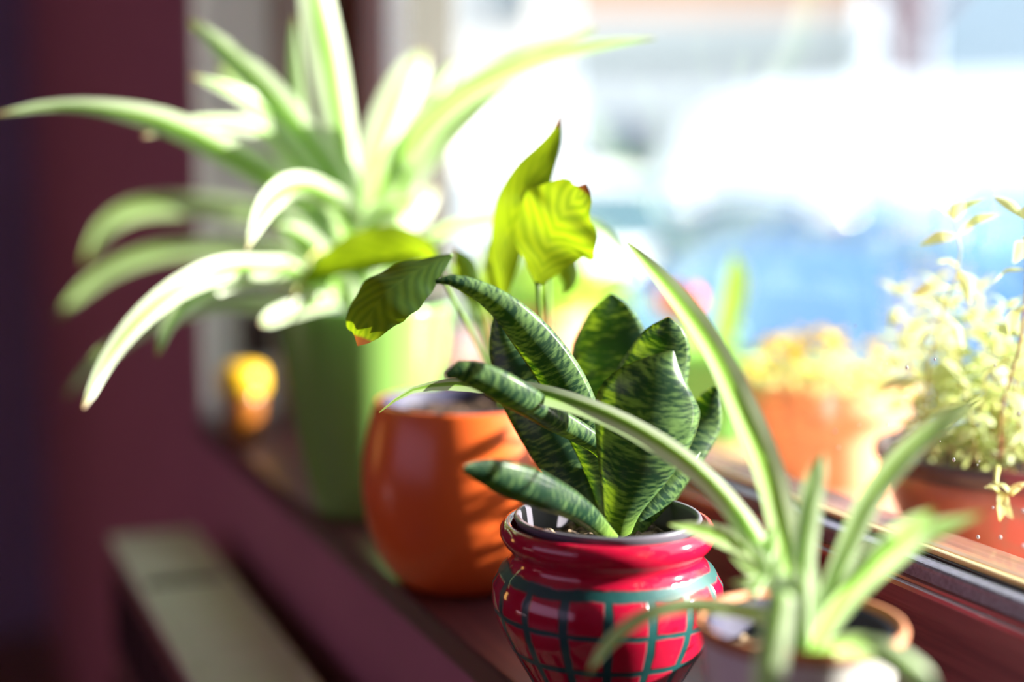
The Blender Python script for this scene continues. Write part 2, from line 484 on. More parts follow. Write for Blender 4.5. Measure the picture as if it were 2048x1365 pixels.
struct(tag(box('wall_far', (RX0, RY1, 0), (XW, RY1 + .2, RZ), 'aubergine'), 'dark aubergine end wall in shadow at the far left'))
struct(tag(box('wall_near', (RX0, RY0 - .2, 0), (XW, RY0, RZ), 'mauve'), 'mauve wall behind the camera'))
wl = struct(tag(empty('wall_opposite', (RX0, 0, 0)), 'mauve wall opposite the window with a wide opening'))
for nm, a, b in (('wall_below', (-.2, RY0 - .2, 0), (0, RY1 + .2, .8)), ('wall_above', (-.2, RY0 - .2, 2.3), (0, RY1 + .2, RZ)),
                 ('wall_end', (-.2, RY0 - .2, .8), (0, -1.6, 2.3)), ('wall_end', (-.2, 2.0, .8), (0, RY1 + .2, 2.3))):
    box(nm, a, b, 'mauve', wl)
# sheer mauve cloth added unseen over that opening to tint the fill light
bm = bmesh.new(); cols = []
for i in range(241):
    y = -1.7 + 3.8 * i / 240; x = RX0 + .10 + .03 * math.sin(i * .55) + .01 * math.sin(i * .21)
    cols.append([bm.verts.new((x, y, z)) for z in (.72, 1.2, 1.8, 2.42)])
for A_, B_ in zip(cols, cols[1:]):
    for q in range(3): bm.faces.new((A_[q], B_[q], B_[q + 1], A_[q + 1]))
cur = empty('tint_curtain', (0, 0, 0)); tag(cur, 'sheer mauve cloth added out of view over the window opposite to tint the fill light', 'tint_curtain')
from_bm('fabric', bm, 'sheer', cur)
tube('rail', [(RX0 + .1, -1.8, 2.43, .012), (RX0 + .1, .2, 2.43, .012), (RX0 + .1, 2.2, 2.43, .012)], 'darkbrown', cur)

# sill
sill = struct(tag(box('sill', (XW - .007, Y0, ZS - .020), (XF + .01, Y1, ZS), 'mahogany', bevel=.003, seg=3), 'dark red varnished wooden window sill under the pots'))

# window: one thing of the setting with its frame pieces
win = struct(tag(empty('window_1', (XF, 0, ZS)), 'wooden window with a dark red lower rail and clear glass'))


def wn(name, a, b, mat, **kw):
    return box(name, Vector(a) - Vector((XF, 0, 0)), Vector(b) - Vector((XF, 0, 0)), mat, win, **kw)


wn('lower_rail', (XF, Y0, -.002), (XG + .028, Y1, .068), 'frame_wood', bevel=.003)
wn('rail_moulding', (XF - .004, Y0, .052), (XF + .01, Y1, .066), 'frame_wood', bevel=.003)
wn('ledge', (XF + .0035, Y0, .064), (XG - .0105, Y1, .0765), 'ledge', bevel=.003, seg=3)
wn('rubber_seal', (XG - .0103, Y0, .066), (XG - .0078, Y1, .077), 'seal')
wn('glazing_bead', (XG - .0076, Y0, .066), (XG - .003, Y1, .0795), 'bead', bevel=.0012)
wn('outer_rail', (XG + .003, Y0, .066), (XG + .030, Y1, .078), 'outer_rail', bevel=.003)
wn('drip_strip', (XG + .031, Y0, .050), (XG + .046, Y1, .058), 'bead', bevel=.001)
wn('upper_rail', (XF, Y0, .67), (XG + .03, Y1, .74), 'frame_wood', bevel=.003)
wn('casing', (XF - .085, Y1 - .006, 0), (XF - .002, Y1 - .0005, .74), 'casing', bevel=.002)
wn('jamb', (XF - .002, Y1 - .066, 0), (XF + .0265, Y1 - .0005, .69), 'jamb_wood', bevel=.003)
wn('outer_jamb', (XG + .001, Y1 - .062, .0), (XG + .026, Y1 - .0005, .69), 'white_frame', bevel=.002)
wn('jamb', (XF - .018, Y0, 0), (XG + .028, Y0 + .045, .69), 'jamb_wood', bevel=.003)
gp = wn('glass_pane', (XG - .001, Y0 + .044, .075), (XG + .001, Y1 - .058, 0.675), 'glass')
gp.data.materials[0] = M['glass']
gm = gp.data; bmg = bmesh.new()     # a single thin sheet of glass
for p_ in ((XG - XF, Y0 + .044, .075), (XG - XF, Y1 - .058, .075), (XG - XF, Y1 - .058, 0.675), (XG - XF, Y0 + .044, 0.675)): bmg.verts.new(p_)
bmg.faces.new(bmg.verts[:]); bmg.to_mesh(gm); bmg.free()
# drops of water on the glass
bmd = bmesh.new()
for i in range(46):
    y, z = random.uniform(.42, .80), .09 + .10 * random.random() ** 1.6
    r = random.choice((.0005, .0007, .0011))
    bmesh.ops.create_uvsphere(bmd, u_segments=8, v_segments=6, radius=r, matrix=Matrix.Translation((XG - XF + .0008, y, z)) @ Matrix.Diagonal((.5, 1, 1, 1)))
dr = from_bm('water_droplets', bmd, 'droplet', win); dr['kind'] = 'stuff'

# boards of the outer sill, one by one
osill = struct(tag(empty('trim_2', (XG + .03, 0, ZS + .03)), 'sunlit red wooden outer sill made of long narrow boards'))
bw = .052; nb = 8
bd = None
for i in range(nb):
    x0 = i * (bw + .004)
    if bd is None:
        bd = box('plank', (0, Y0, -.022), (bw, Y1 + .5, 0), 'outer_wood', osill, bevel=.003)
        o = bd
    else:
        o = bd.copy(); COL.objects.link(o)
    o.location = (x0, 0, -.004 * i + random.uniform(-.001, .001))

# radiator under the window
rad = empty('radiator', (.224, .35, ZS - .10)); tag(rad, 'cream topped radiator with slotted brown front below the sill', 'radiator')
Lr = 1.13
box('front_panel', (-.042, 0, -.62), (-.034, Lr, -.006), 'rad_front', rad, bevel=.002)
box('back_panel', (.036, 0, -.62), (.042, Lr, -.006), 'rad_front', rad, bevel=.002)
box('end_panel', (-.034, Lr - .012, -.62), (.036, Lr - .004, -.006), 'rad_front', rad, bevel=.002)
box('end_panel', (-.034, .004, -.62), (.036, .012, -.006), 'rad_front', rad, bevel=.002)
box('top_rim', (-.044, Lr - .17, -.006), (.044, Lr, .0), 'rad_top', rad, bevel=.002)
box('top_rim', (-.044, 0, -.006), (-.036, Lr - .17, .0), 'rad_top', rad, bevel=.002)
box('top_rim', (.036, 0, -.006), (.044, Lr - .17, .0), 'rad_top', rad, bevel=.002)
sl0 = None
for i in range(16):
    y = .035 + i * .058
    if sl0 is None:
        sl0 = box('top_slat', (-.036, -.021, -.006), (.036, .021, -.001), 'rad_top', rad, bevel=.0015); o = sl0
    else:
        o = sl0.copy(); COL.objects.link(o)
    o.location = (0, y, 0); o.rotation_euler.x = math.radians(8)
sl0 = None
for r_ in range(5):
    for i in range(30):
        if sl0 is None:
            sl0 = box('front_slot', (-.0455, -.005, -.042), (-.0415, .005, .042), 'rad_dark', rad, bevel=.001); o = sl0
        else:
            o = sl0.copy(); COL.objects.link(o)
        o.location = (0, .03 + i * .037 + (.018 if r_ % 2 else 0), -.07 - r_ * .115)


# floor lamp deeper in the room
lampo = empty('floor_lamp', (-1.05, 2.45, 0)); tag(lampo, 'slim floor lamp with a warm glowing shade in the room', 'lamp')
lathe('base', [(0, 0), (.14, 0), (.14, .02), (.02, .03), (0, .03)], 'darkbrown', lampo, 40)
lathe('pole', [(0, .03), (.012, .03), (.012, .95), (0, .95)], 'darkbrown', lampo, 16)
lathe('shade', [(.10, .80), (.085, 1.22)], emit('lit_lamp_shade', (1, .52, .14), 5.0), lampo, 40)

# ------------------------------------------------------------------ pots
def pot(name, loc, label, prof, mat, inner, soil_z, soil_r, soil='soil', body='body', nursery='nursery', nur=None):
    p = empty(name, loc); tag(p, label, 'pot')
    lathe(body, prof, mat, p, 96)
    if nur:
        r, z, h = nur
        lathe('nursery_pot', [(r - .005, z - h), (r, z - .002), (r + .0012, z), (r + .0006, z + .0012), (r - .0016, z + .0012), (r - .0022, z - .001), (r - .006, z - h + .001)], nursery, p, 72)
    bm = bmesh.new(); bmesh.ops.create_grid(bm, x_segments=24, y_segments=24, size=1)
    for v in bm.verts:          # square to disc, with crumbs
        x, y = v.co.x, v.co.y
        X, Y = x * math.sqrt(1 - y * y / 2), y * math.sqrt(1 - x * x / 2)
        rr = math.hypot(X, Y)
        v.co = (X * soil_r, Y * soil_r, soil_z + (noise.noise(Vector((X * 6, Y * 6, soil_z * 50))) * .005 if rr < .98 else -.004))
    from_bm('soil', bm, soil, p)
    return p


red = pot('glazed_pot', (.330, .646, ZS), 'round red glazed pot with painted teal grid lines holding the snake plant',
          [(.0, .004), (.026, .004), (.028, 0), (.033, 0), (.0355, .003), (.0390, .010), (.0440, .0185), (.0525, .0335), (.0580, .0450), (.0606, .0555), (.0600, .0640),
           (.0560, .0710), (.0510, .0755), (.0495, .0785), (.0505, .0815), (.0540, .0850), (.0562, .0895), (.0560, .0930), (.0540, .0960), (.0515, .0965), (.0500, .0945), (.0488, .088), (.0478, .075), (.0, .070)],
          'red', None, .085, .0440, 'soil_gritty', nursery='nursery_grey', nur=(.0478, .0985, .035))
red.rotation_euler.z = math.radians(10.6)
orange = pot('tumbler_pot', (.340, .876, ZS), 'matte orange bulging pot standing behind the red pot',
             [(.0, .004), (.033, .004), (.035, 0), (.039, 0), (.044, .0030), (.0525, .0110), (.0605, .0240), (.0665, .0420), (.0695, .0620), (.0690, .0840), (.0655, .1050), (.0610, .1220), (.0600, .1240), (.0585, .1245), (.0572, .1232), (.0580, .118), (.060, .10), (.0, .095)],
             'orange', None, .115, .0530, nur=(.0555, .1235, .03))
green = pot('tapered_pot', (.336, 1.090, ZS), 'tall lime green tapered pot holding the large spider plant',
            [(.0, .004), (.030, .004), (.032, 0), (.036, 0), (.0400, .004), (.0450, .0200), (.0505, .0450), (.0570, .0800), (.0630, .1150), (.0680, .1480), (.0705, .1660), (.0708, .1690), (.0695, .1705), (.0675, .1695), (.0660, .160), (.061, .12), (.0, .118)],
            'green', None, .152, .0610, nur=(.0645, .1690, .04))
white = pot('flower_pot', (.347, .497, ZS), 'small white glazed pot with a raw clay edge holding the nearest spider plant',
            [(.0, .004), (.026, .004), (.028, 0), (.031, 0), (.0325, .003), (.0360, .0300), (.0395, .0560), (.0425, .0740), (.0440, .0800)], 'whitepot', None, .068, .0365, 'soil_gritty', nursery='nursery', nur=(.0395, .0815, .03))
lathe('clay_rim', [(.0440, .0800), (.0452, .0815), (.0455, .0840), (.0446, .0860), (.0428, .0862), (.0418, .0848), (.0412, .078), (.0400, .066)], 'rawclay', white, 72)

# yellow cup, dark fitting, pebble, fallen leaf
cup = empty('yellow_jar', (.311, 1.43, ZS)); tag(cup, 'small yellow jar with shade coloured into its amber lower body at the far end of the sill', 'jar')
lathe('body', [(0, .002), (.013, .002), (.014, 0), (.0165, 0), (.018, .004), (.0195, .03), (.0215, .052), (.0200, .0535), (.018, .05), (.0165, .008), (0, .006)], 'amber', cup, 40)  # shade put into the body colour; only the sunlit top stays yellow
lathe('rounded_top', [(.0220, .049), (.0245, .051), (.0250, .058), (.0245, .068), (.0215, .0755), (.0140, .0785), (.0, .0790)], 'yellow', cup, 40)
fit = empty('strap_winder', tuple(at(520, 640, 1.0))); fit.location = (.362, Y1 - .001, ZS + .105); tag(fit, 'dark brown rounded fitting on the grey reveal behind the green pot', 'fitting')
bm = bmesh.new(); bmesh.ops.create_uvsphere(bm, u_segments=24, v_segments=14, radius=1, matrix=Matrix.Diagonal((.016, .022, .034, 1)))
for v in bm.verts: v.co.y = min(v.co.y, 0)
from_bm('cover', bm, 'darkbrown', fit)
box('plate', (-.018, -.004, -.042), (.018, .0, .042), 'darkbrown', fit, bevel=.0015)
bm = bmesh.new(); bmesh.ops.create_icosphere(bm, subdivisions=3, radius=.011)
for v in bm.verts: v.co = Vector((v.co.x * 1.2, v.co.y, v.co.z * .8)) * (1 + .12 * noise.noise(v.co * 120))
pb = from_bm('pebble', bm, 'pebble'); pb.location = (.315, 0.675, ZS + .0085); tag(pb, 'pale round pebble on the sill beside the green pot', 'pebble')
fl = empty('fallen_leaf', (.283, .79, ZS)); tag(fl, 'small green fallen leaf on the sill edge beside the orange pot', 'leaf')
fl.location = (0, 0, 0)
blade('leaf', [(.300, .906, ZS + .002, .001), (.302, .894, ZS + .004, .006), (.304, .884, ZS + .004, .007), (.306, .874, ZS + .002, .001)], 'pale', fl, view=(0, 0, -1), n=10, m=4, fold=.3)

# ------------------------------------------------------------------ large spider plant
gplant = empty('spider_plant', (.336, 1.090, ZS + .15)); tag(gplant, 'large arching spider plant with long striped leaves in the green pot', 'plant')
G = [
    (20, [(702, 590, 1.135, 26), (640, 440, 1.10, 52), (560, 370, 1.06, 60), (450, 305, 1.03, 62), (330, 248, 1.0, 54), (200, 217, .98, 34), (90, 214, .97, 20), (-10, 230, .96, 5)]),
    (-15, [(704, 590, 1.13, 26), (665, 410, 1.10, 60), (600, 322, 1.08, 62), (540, 265, 1.06, 48), (470, 245, 1.04, 30), (390, 243, 1.02, 24), (330, 258, 1.01, 17), (287, 273, 1.0, 4)]),
    (10, [(708, 590, 1.12, 26), (685, 400, 1.09, 60), (625, 295, 1.07, 62), (540, 190, 1.05, 64), (470, 120, 1.04, 50), (410, 65, 1.03, 28), (381, 41, 1.03, 8)]),
    (-20, [(702, 590, 1.12, 26), (650, 350, 1.09, 54), (590, 270, 1.07, 48), (520, 210, 1.05, 40), (450, 175, 1.03, 24), (383, 151, 1.02, 5)]),
    (25, [(704, 590, 1.16, 26), (640, 330, 1.2, 56), (560, 240, 1.22, 66), (490, 172, 1.24, 52), (440, 138, 1.25, 14)]),
    (0, [(705, 590, 1.15, 24), (640, 335, 1.14, 34), (606, 250, 1.12, 34), (593, 150, 1.10, 28), (589, 80, 1.09, 18), (590, 34, 1.08, 8)]),
    (12, [(712, 590, 1.12, 26), (702, 400, 1.10, 46), (686, 270, 1.08, 60), (666, 150, 1.06, 72), (645, 50, 1.04, 74), (630, -40, 1.03, 62), (615, -130, 1.02, 40), (600, -200, 1.02, 6)]),
    (-10, [(714, 590, 1.15, 26), (735, 390, 1.2, 56), (770, 270, 1.24, 72), (808, 180, 1.27, 70), (838, 125, 1.29, 44), (850, 103, 1.3, 8)]),
    (22, [(718, 590, 1.12, 26), (760, 385, 1.1, 58), (830, 272, 1.07, 60), (920, 190, 1.04, 52), (1020, 138, 1.01, 44), (1120, 104, .98, 32), (1220, 85, .96, 18), (1310, 76, .94, 3)]),
    (-12, [(718, 590, 1.14, 26), (795, 390, 1.14, 58), (870, 290, 1.13, 64), (940, 220, 1.12, 52), (1005, 170, 1.11, 28), (1040, 145, 1.1, 4)]),
    (30, [(716, 590, 1.11, 24), (860, 262, 1.08, 36), (980, 142, 1.05, 36), (1080, 96, 1.03, 26), (1190, 58, 1.0, 6)]),
    (0, [(716, 590, 1.16, 24), (800, 310, 1.2, 36), (860, 200, 1.22, 34), (915, 120, 1.24, 6)]),
    (25, [(704, 590, 1.10, 26), (690, 440, 1.05, 56), (640, 388, 1.0, 56), (590, 376, .96, 56), (545, 402, .93, 48), (515, 450, .91, 28), (494, 501, .90, 3)]),
    (0, [(696, 590, 1.15, 24), (600, 445, 1.22, 48), (480, 412, 1.27, 50), (370, 402, 1.3, 50), (270, 412, 1.33, 46), (212, 445, 1.34, 36), (185, 485, 1.34, 26), (168, 525, 1.34, 6)]),
    (15, [(694, 592, 1.15, 24), (580, 505, 1.22, 44), (460, 491, 1.26, 44), (350, 493, 1.29, 42), (250, 520, 1.31, 38), (170, 572, 1.32, 30), (115, 632, 1.33, 6)]),
    (10, [(694, 596, 1.11, 24), (600, 546, 1.05, 44), (520, 536, 1.0, 48), (440, 542, .96, 52), (350, 582, .93, 48), (270, 650, .91, 40), (215, 722, .9, 29), (186, 780, .89, 20), (167, 817, .88, 5)]),
    (-10, [(694, 598, 1.11, 24), (610, 560, 1.07, 34), (520, 548, 1.03, 36), (430, 572, 1.0, 38), (372, 606, .98, 40), (336, 650, .97, 27), (321, 690, .96, 17), (314, 712, .96, 5)]),
    (0, [(696, 600, 1.14, 20), (560, 600, 1.18, 34), (440, 602, 1.2, 36), (340, 625, 1.2, 34), (250, 672, 1.2, 30), (180, 730, 1.2, 22), (133, 792, 1.2, 6)]),
    (10, [(700, 600, 1.11, 24), (645, 606, 1.07, 34), (590, 620, 1.05, 36), (545, 636, 1.03, 32), (522, 648, 1.02, 8)]),
    (0, [(710, 596, 1.10, 30), (660, 565, 1.07, 50), (690, 580, 1.05, 56), (716, 640, 1.04, 14)]),
    (0, [(722, 590, 1.11, 20), (865, 476, 1.06, 26), (930, 448, 1.03, 24), (1000, 436, 1.0, 22), (1100, 430, .97, 20), (1190, 448, .95, 18), (1240, 495, .94, 13), (1270, 562, .94, 3)]),
    (0, [(718, 590, 1.16, 26), (770, 470, 1.25, 56), (830, 415, 1.3, 60), (868, 380, 1.32, 20)]),
    (20, [(700, 590, 1.15, 26), (632, 430, 1.17, 52), (560, 360, 1.19, 44), (495, 328, 1.2, 8)]),
    (-20, [(698, 592, 1.14, 26), (620, 472, 1.16, 42), (540, 432, 1.18, 30), (470, 418, 1.2, 6)]),
    (15, [(706, 590, 1.08, 30), (640, 510, 1.05, 50), (590, 470, 1.03, 44), (548, 452, 1.02, 6)]),
    (-15, [(712, 590, 1.10, 30), (735, 470, 1.06, 44), (775, 420, 1.05, 44), (820, 400, 1.04, 6)]),
]
for i, (tl, p) in enumerate(G): pxleaf(gplant, p, 'spider', tl, sun={13: -1, 14: -1, 17: -1, 6: 1}.get(i, 0), fold=.3, n=24, wave=.02)
pxtube(gplant, [(700, 590, 1.08, 4), (640, 500, 1.04, 4), (600, 560, 1.02, 3.5), (583, 610, 1.01, 3)], 'stemy', 'flower_stalk')

# ------------------------------------------------------------------ peace lily in the orange pot
lily = empty('peace_lily', (.352, .86, ZS + .11)); tag(lily, 'peace lily with glowing yellow-green leaves and brown tips in the orange pot', 'plant')
LR = (1010, 830, .925)
LL = [   # petiole beyond the root, blade, tilt
    ([(1008, 700, .88, 4), (1008, 605, .86, 4)], [(1008, 610, .86, 10), (1007, 540, .86, 46), (1013, 470, .86, 72), (1034, 400, .85, 86), (1062, 350, .85, 78), (1094, 300, .85, 48), (1112, 265, .85, 22), (1120, 230, .85, 2)], -30, .2),
    ([(1076, 720, .86, 4), (1076, 565, .82, 5)], [(1076, 570, .82, 12), (1088, 522, .82, 96), (1100, 478, .82, 166), (1119, 440, .81, 176), (1144, 406, .805, 118), (1163, 386, .80, 50), (1172, 368, .80, 2)], -28, .14),
    ([(972, 730, .90, 4), (930, 640, .87, 4), (893, 572, .84, 4), (880, 535, .82, 4), (902, 511, .80, 4)], [(902, 510, .80, 8), (862, 528, .79, 48), (815, 553, .78, 90), (770, 588, .77, 112), (742, 628, .765, 104), (727, 664, .76, 62), (715, 692, .76, 2)], 20, .2),
    ([(950, 640, .94, 4), (900, 540, .95, 4), (872, 512, .95, 4)], [(872, 512, .95, 14), (830, 500, .97, 62), (770, 505, .98, 88), (700, 523, .99, 76), (640, 548, 1.0, 40), (605, 575, 1.0, 12), (583, 608, 1.0, 2)], 30, .4),
    ([(940, 600, .95, 4), (885, 520, .98, 4)], [(885, 520, .98, 10), (842, 488, 1.0, 44), (780, 478, 1.02, 46), (690, 498, 1.03, 10)], 35, .3),
    ([(985, 720, .91, 4), (955, 620, .9, 4)], [(955, 620, .9, 10), (938, 570, .9, 40), (925, 528, .9, 42), (910, 496, .9, 2)], 10, .4),
    ([(1090, 700, .9, 4), (1096, 520, .9, 4)], [(1096, 520, .9, 20), (1112, 500, .9, 60), (1130, 530, .9, 52), (1140, 562, .9, 32), (1128, 592, .9, 3)], 0, .3),
    ([(995, 720, .93, 4), (990, 610, .94, 4)], [(990, 610, .94, 10), (980, 540, .95, 30), (974, 478, .95, 2)], 20, .3),
]
for i, (pt, bl, tl, fd) in enumerate(LL):
    q = ((i * 37) % 24 - 12)
    pxtube(lily, [(LR[0] + q, LR[1] - 6, LR[2], 5)] + pt, 'stem', 'petiole', n=12)
    pxleaf(lily, bl, 'lily', tl, sun={0: 2, 1: 2, 2: -1, 4: -1}.get(i, 0), fold=fd, n=24, m=10, wave=.03, soft=True)

# ------------------------------------------------------------------ snake plant in the red pot
snake = empty('snake_plant', (.330, .646, ZS + .085)); tag(snake, 'dark green banded snake plant with broad stiff leaves in the red pot', 'plant')
SN = [
    (15, .35, .0016, [(1222, 1090, .765, 40), (1198, 950, .762, 62), (1166, 860, .75, 80), (1124, 768, .74, 90), (1070, 688, .73, 82), (1012, 622, .72, 60), (952, 580, .715, 38), (905, 562, .71, 24), (870, 564, .71, 8)]),
    (10, .3, .0016, [(1205, 1090, .765, 50), (1150, 950, .767, 108), (1098, 850, .77, 130), (1050, 762, .775, 124), (1016, 692, .78, 80), (1002, 642, .78, 36), (1010, 590, .78, 4)]),
    (-25, .5, .0016, [(1232, 1085, .75, 30), (1240, 990, .75, 40), (1212, 915, .745, 42), (1168, 880, .735, 44), (1100, 842, .72, 54), (1030, 800, .70, 64), (965, 764, .69, 58), (915, 746, .685, 36), (892, 754, .685, 12)]),
    (-10, .22, .0016, [(1222, 1090, .775, 46), (1212, 900, .795, 120), (1208, 780, .81, 150), (1212, 700, .815, 156), (1219, 642, .82, 118), (1223, 606, .82, 56), (1222, 588, .82, 6)]),
    (12, .3, .0016, [(1236, 1090, .77, 46), (1268, 900, .775, 130), (1298, 780, .775, 150), (1322, 712, .775, 122), (1333, 668, .77, 84), (1336, 646, .77, 46), (1337, 635, .77, 6)]),
    (-8, .32, .0018, [(1234, 1092, .745, 40), (1246, 1020, .735, 84), (1268, 950, .725, 150), (1291, 870, .718, 204), (1303, 805, .714, 206), (1324, 748, .712, 120), (1345, 702, .715, 8)]),
    (35, .55, .0018, [(1226, 1084, .735, 24), (1160, 1035, .71, 52), (1090, 1003, .69, 74), (1030, 978, .675, 76), (985, 958, .665, 60), (950, 944, .66, 38), (927, 938, .655, 12)]),
    (-20, .5, .0014, [(1258, 1086, .755, 24), (1300, 1022, .76, 50), (1345, 970, .765, 58), (1381, 930, .77, 34), (1401, 904, .775, 3)]),
    (20, .4, .0014, [(1262, 1088, .775, 40), (1350, 930, .79, 74), (1397, 845, .80, 82), (1420, 795, .80, 42), (1438, 770, .80, 4)]),
]
for i, (tl, fd, th, p) in enumerate(SN): pxleaf(snake, p, 'snake', tl, sun={1: -1, 4: -1, 2: -1, 3: 2}.get(i, 0), fold=fd, n=26, m=12, thick=th, wave=.015, soft=True)

# ------------------------------------------------------------------ nearest spider plant in the white pot
wplant = empty('spider_plant', (.351, .497, ZS + .068)); tag(wplant, 'young spider plant with pale edged upright leaves in the small white pot', 'plant')
W = [
    (10, [(1603, 1310, .60, 34), (1577, 1120, .615, 56), (1541, 960, .635, 62), (1490, 830, .65, 60), (1428, 700, .665, 50), (1360, 602, .68, 42), (1300, 532, .69, 27), (1254, 483, .695, 3)]),
    (-25, [(1592, 1310, .60, 30), (1560, 1180, .615, 40), (1500, 1060, .63, 46), (1420, 962, .65, 44), (1330, 892, .67, 44), (1220, 831, .69, 42), (1100, 790, .71, 40), (1000, 772, .725, 36), (900, 768, .735, 24), (820, 782, .745, 11), (758, 826, .75, 2)]),
    (15, [(1605, 1310, .595, 34), (1606, 1150, .595, 46), (1621, 1020, .59, 48), (1636, 945, .585, 36), (1647, 902, .585, 6)]),
    (-10, [(1615, 1310, .60, 30), (1680, 1140, .60, 44), (1742, 1000, .597, 50), (1820, 902, .593, 46), (1900, 836, .59, 36), (1967, 793, .59, 4)]),
    (20, [(1616, 1310, .592, 30), (1682, 1200, .58, 46), (1742, 1130, .57, 58), (1800, 1078, .56, 62), (1848, 1040, .555, 40), (1866, 1020, .555, 4)]),
    (-20, [(1622, 1310, .595, 28), (1720, 1182, .585, 40), (1800, 1105, .57, 46), (1870, 1062, .565, 40), (1962, 1030, .56, 5)]),
    (25, [(1590, 1306, .592, 26), (1540, 1240, .595, 32), (1420, 1212, .60, 34), (1330, 1218, .60, 32), (1260, 1250, .60, 28), (1205, 1302, .60, 22), (1176, 1350, .60, 5)]),
    (0, [(1602, 1308, .59, 34), (1592, 1190, .58, 40), (1568, 1180, .56, 48), (1553, 1240, .545, 62), (1540, 1320, .53, 62), (1530, 1400, .52, 50), (1525, 1490, .52, 5)]),
    (15, [(1620, 1308, .59, 28), (1700, 1285, .56, 42), (1770, 1300, .54, 54), (1832, 1342, .525, 58), (1872, 1402, .52, 40), (1892, 1470, .52, 4)]),
    (0, [(1612, 1310, .60, 30), (1622, 1210, .60, 38), (1618, 1135, .60, 30), (1610, 1108, .60, 5)]),
    (0, [(1598, 1310, .59, 34), (1595, 1240, .585, 40), (1592, 1170, .583, 34), (1588, 1125, .582, 5)]),
    (-15, [(1520, 1120, .63, 12), (1460, 1078, .64, 44), (1400, 1058, .65, 32), (1338, 1049, .66, 3)]),
]
for i, (tl, p) in enumerate(W): pxleaf(wplant, p, 'spider', tl, sun={2: -1, 6: -1, 7: -1, 8: -1}.get(i, 0), fold=.32, n=26, wave=.025)
pl = pxtube(wplant, [(1596, 1306, .60, 6), (1570, 1200, .61, 6), (1535, 1120, .625, 6), (1505, 1075, .635, 5)], 'stem', 'runner')
for tl, p in [
    (0, [(1560, 1180, .612, 10), (1520, 1120, .615, 34), (1490, 1080, .62, 4)]), (20, [(1545, 1170, .61, 8), (1500, 1135, .61, 28), (1462, 1110, .61, 3)]),
    (0, [(1535, 1130, .62, 8), (1535, 1090, .62, 26), (1552, 1050, .62, 3)]), (-20, [(1530, 1150, .615, 8), (1500, 1165, .61, 26), (1462, 1166, .61, 3)]),
    (0, [(1540, 1140, .61, 8), (1510, 1180, .605, 26), (1500, 1205, .60, 3)]), (30, [(1515, 1090, .63, 8), (1480, 1050, .635, 28), (1470, 1020, .64, 3)]),
    (0, [(1575, 1200, .6, 8), (1548, 1150, .6, 30), (1560, 1100, .6, 3)])]:
    pxleaf(wplant, p, 'spider', tl, 'plantlet_leaf', fold=.3, n=10)


# ------------------------------------------------------------------ pots on the outer sill
ZO = ZS + .03
def hit_x(x, y, X):
    r = FW + RT * ((x - 1024) / FPX) - UP * ((y - 682.5) / FPX)
    return EYE + r * (X / r.x)


bowl = pot('bowl_planter', (.657, .712, ZO - .008), 'dark red glazed bowl outside the glass holding the herb',
           [(.0, .004), (.04, .004), (.042, 0), (.046, 0), (.052, .004), (.066, .022), (.076, .045), (.082, .066), (.0, .060)], 'bowl', None, .064, .080, 'soil')
lathe('rim', [(.0815, .062), (.0845, .066), (.0860, .070), (.0850, .0745), (.0825, .0755), (.0800, .0735), (.0790, .066)], 'bowlrim', bowl, 72)
terra = pot('clay_pot', (.690, .965, ZO - .010), 'orange terracotta pot outside the glass with yellow flowers',
            [(.0, .004), (.045, .004), (.047, 0), (.050, 0), (.053, .004), (.060, .040), (.064, .060), (.070, .061), (.0715, .064), (.0725, .083), (.071, .086), (.068, .086), (.066, .083), (.063, .06), (.0, .058)], 'terracotta', None, .074, .0655)
gp3 = pot('plastic_pot', (.705, 1.17, ZO - .010), 'green plastic pot outside the glass with a red flower',
          [(.0, .004), (.035, .004), (.037, 0), (.040, 0), (.042, .004), (.050, .07), (.0525, .071), (.053, .082), (.051, .083), (.048, .08), (.0, .06)], 'greenpl', None, .07, .048)

# herb: stems with paired leaves
herb = empty('herb_plant', (.657, .712, ZO + .055)); tag(herb, 'leafy pale green herb with thin stems in the bowl outside', 'plant')
leaf_meshes = []
for q in range(5):
    o = blade('leaf', [(0, 0, 0, .0006), (0, .0035, .0012, .0038 + .0006 * q), (0, .0085, .0016, .0055 + .0004 * q), (0, .0130, .0 - .0006 * q, .0034), (0, .0160, -.0018 - .0008 * q, .0003)], 'herb', None, view=(0, 0, -1), n=8, m=4, fold=.35)
    leaf_meshes.append(o.data); bpy.data.objects.remove(o)
n_leaf = 0


def herb_leaf(parent, p, out, size):
    global n_leaf
    n_leaf += 1
    o = bpy.data.objects.new('leaf', random.choice(leaf_meshes)); COL.objects.link(o); o.parent = parent
    y = Vector(out).normalized(); x = y.cross(Vector((random.uniform(-.4, .4), random.uniform(-.4, .4), 1))).normalized(); z = x.cross(y)
    size *= 1.45
    m = Matrix((x, y, z)).transposed().to_4x4() @ Matrix.Rotation(random.uniform(-.7, .7), 4, 'Y') @ Matrix.Scale(size, 4)
    m.translation = Vector(p) - herb.location
    o.matrix_local = m


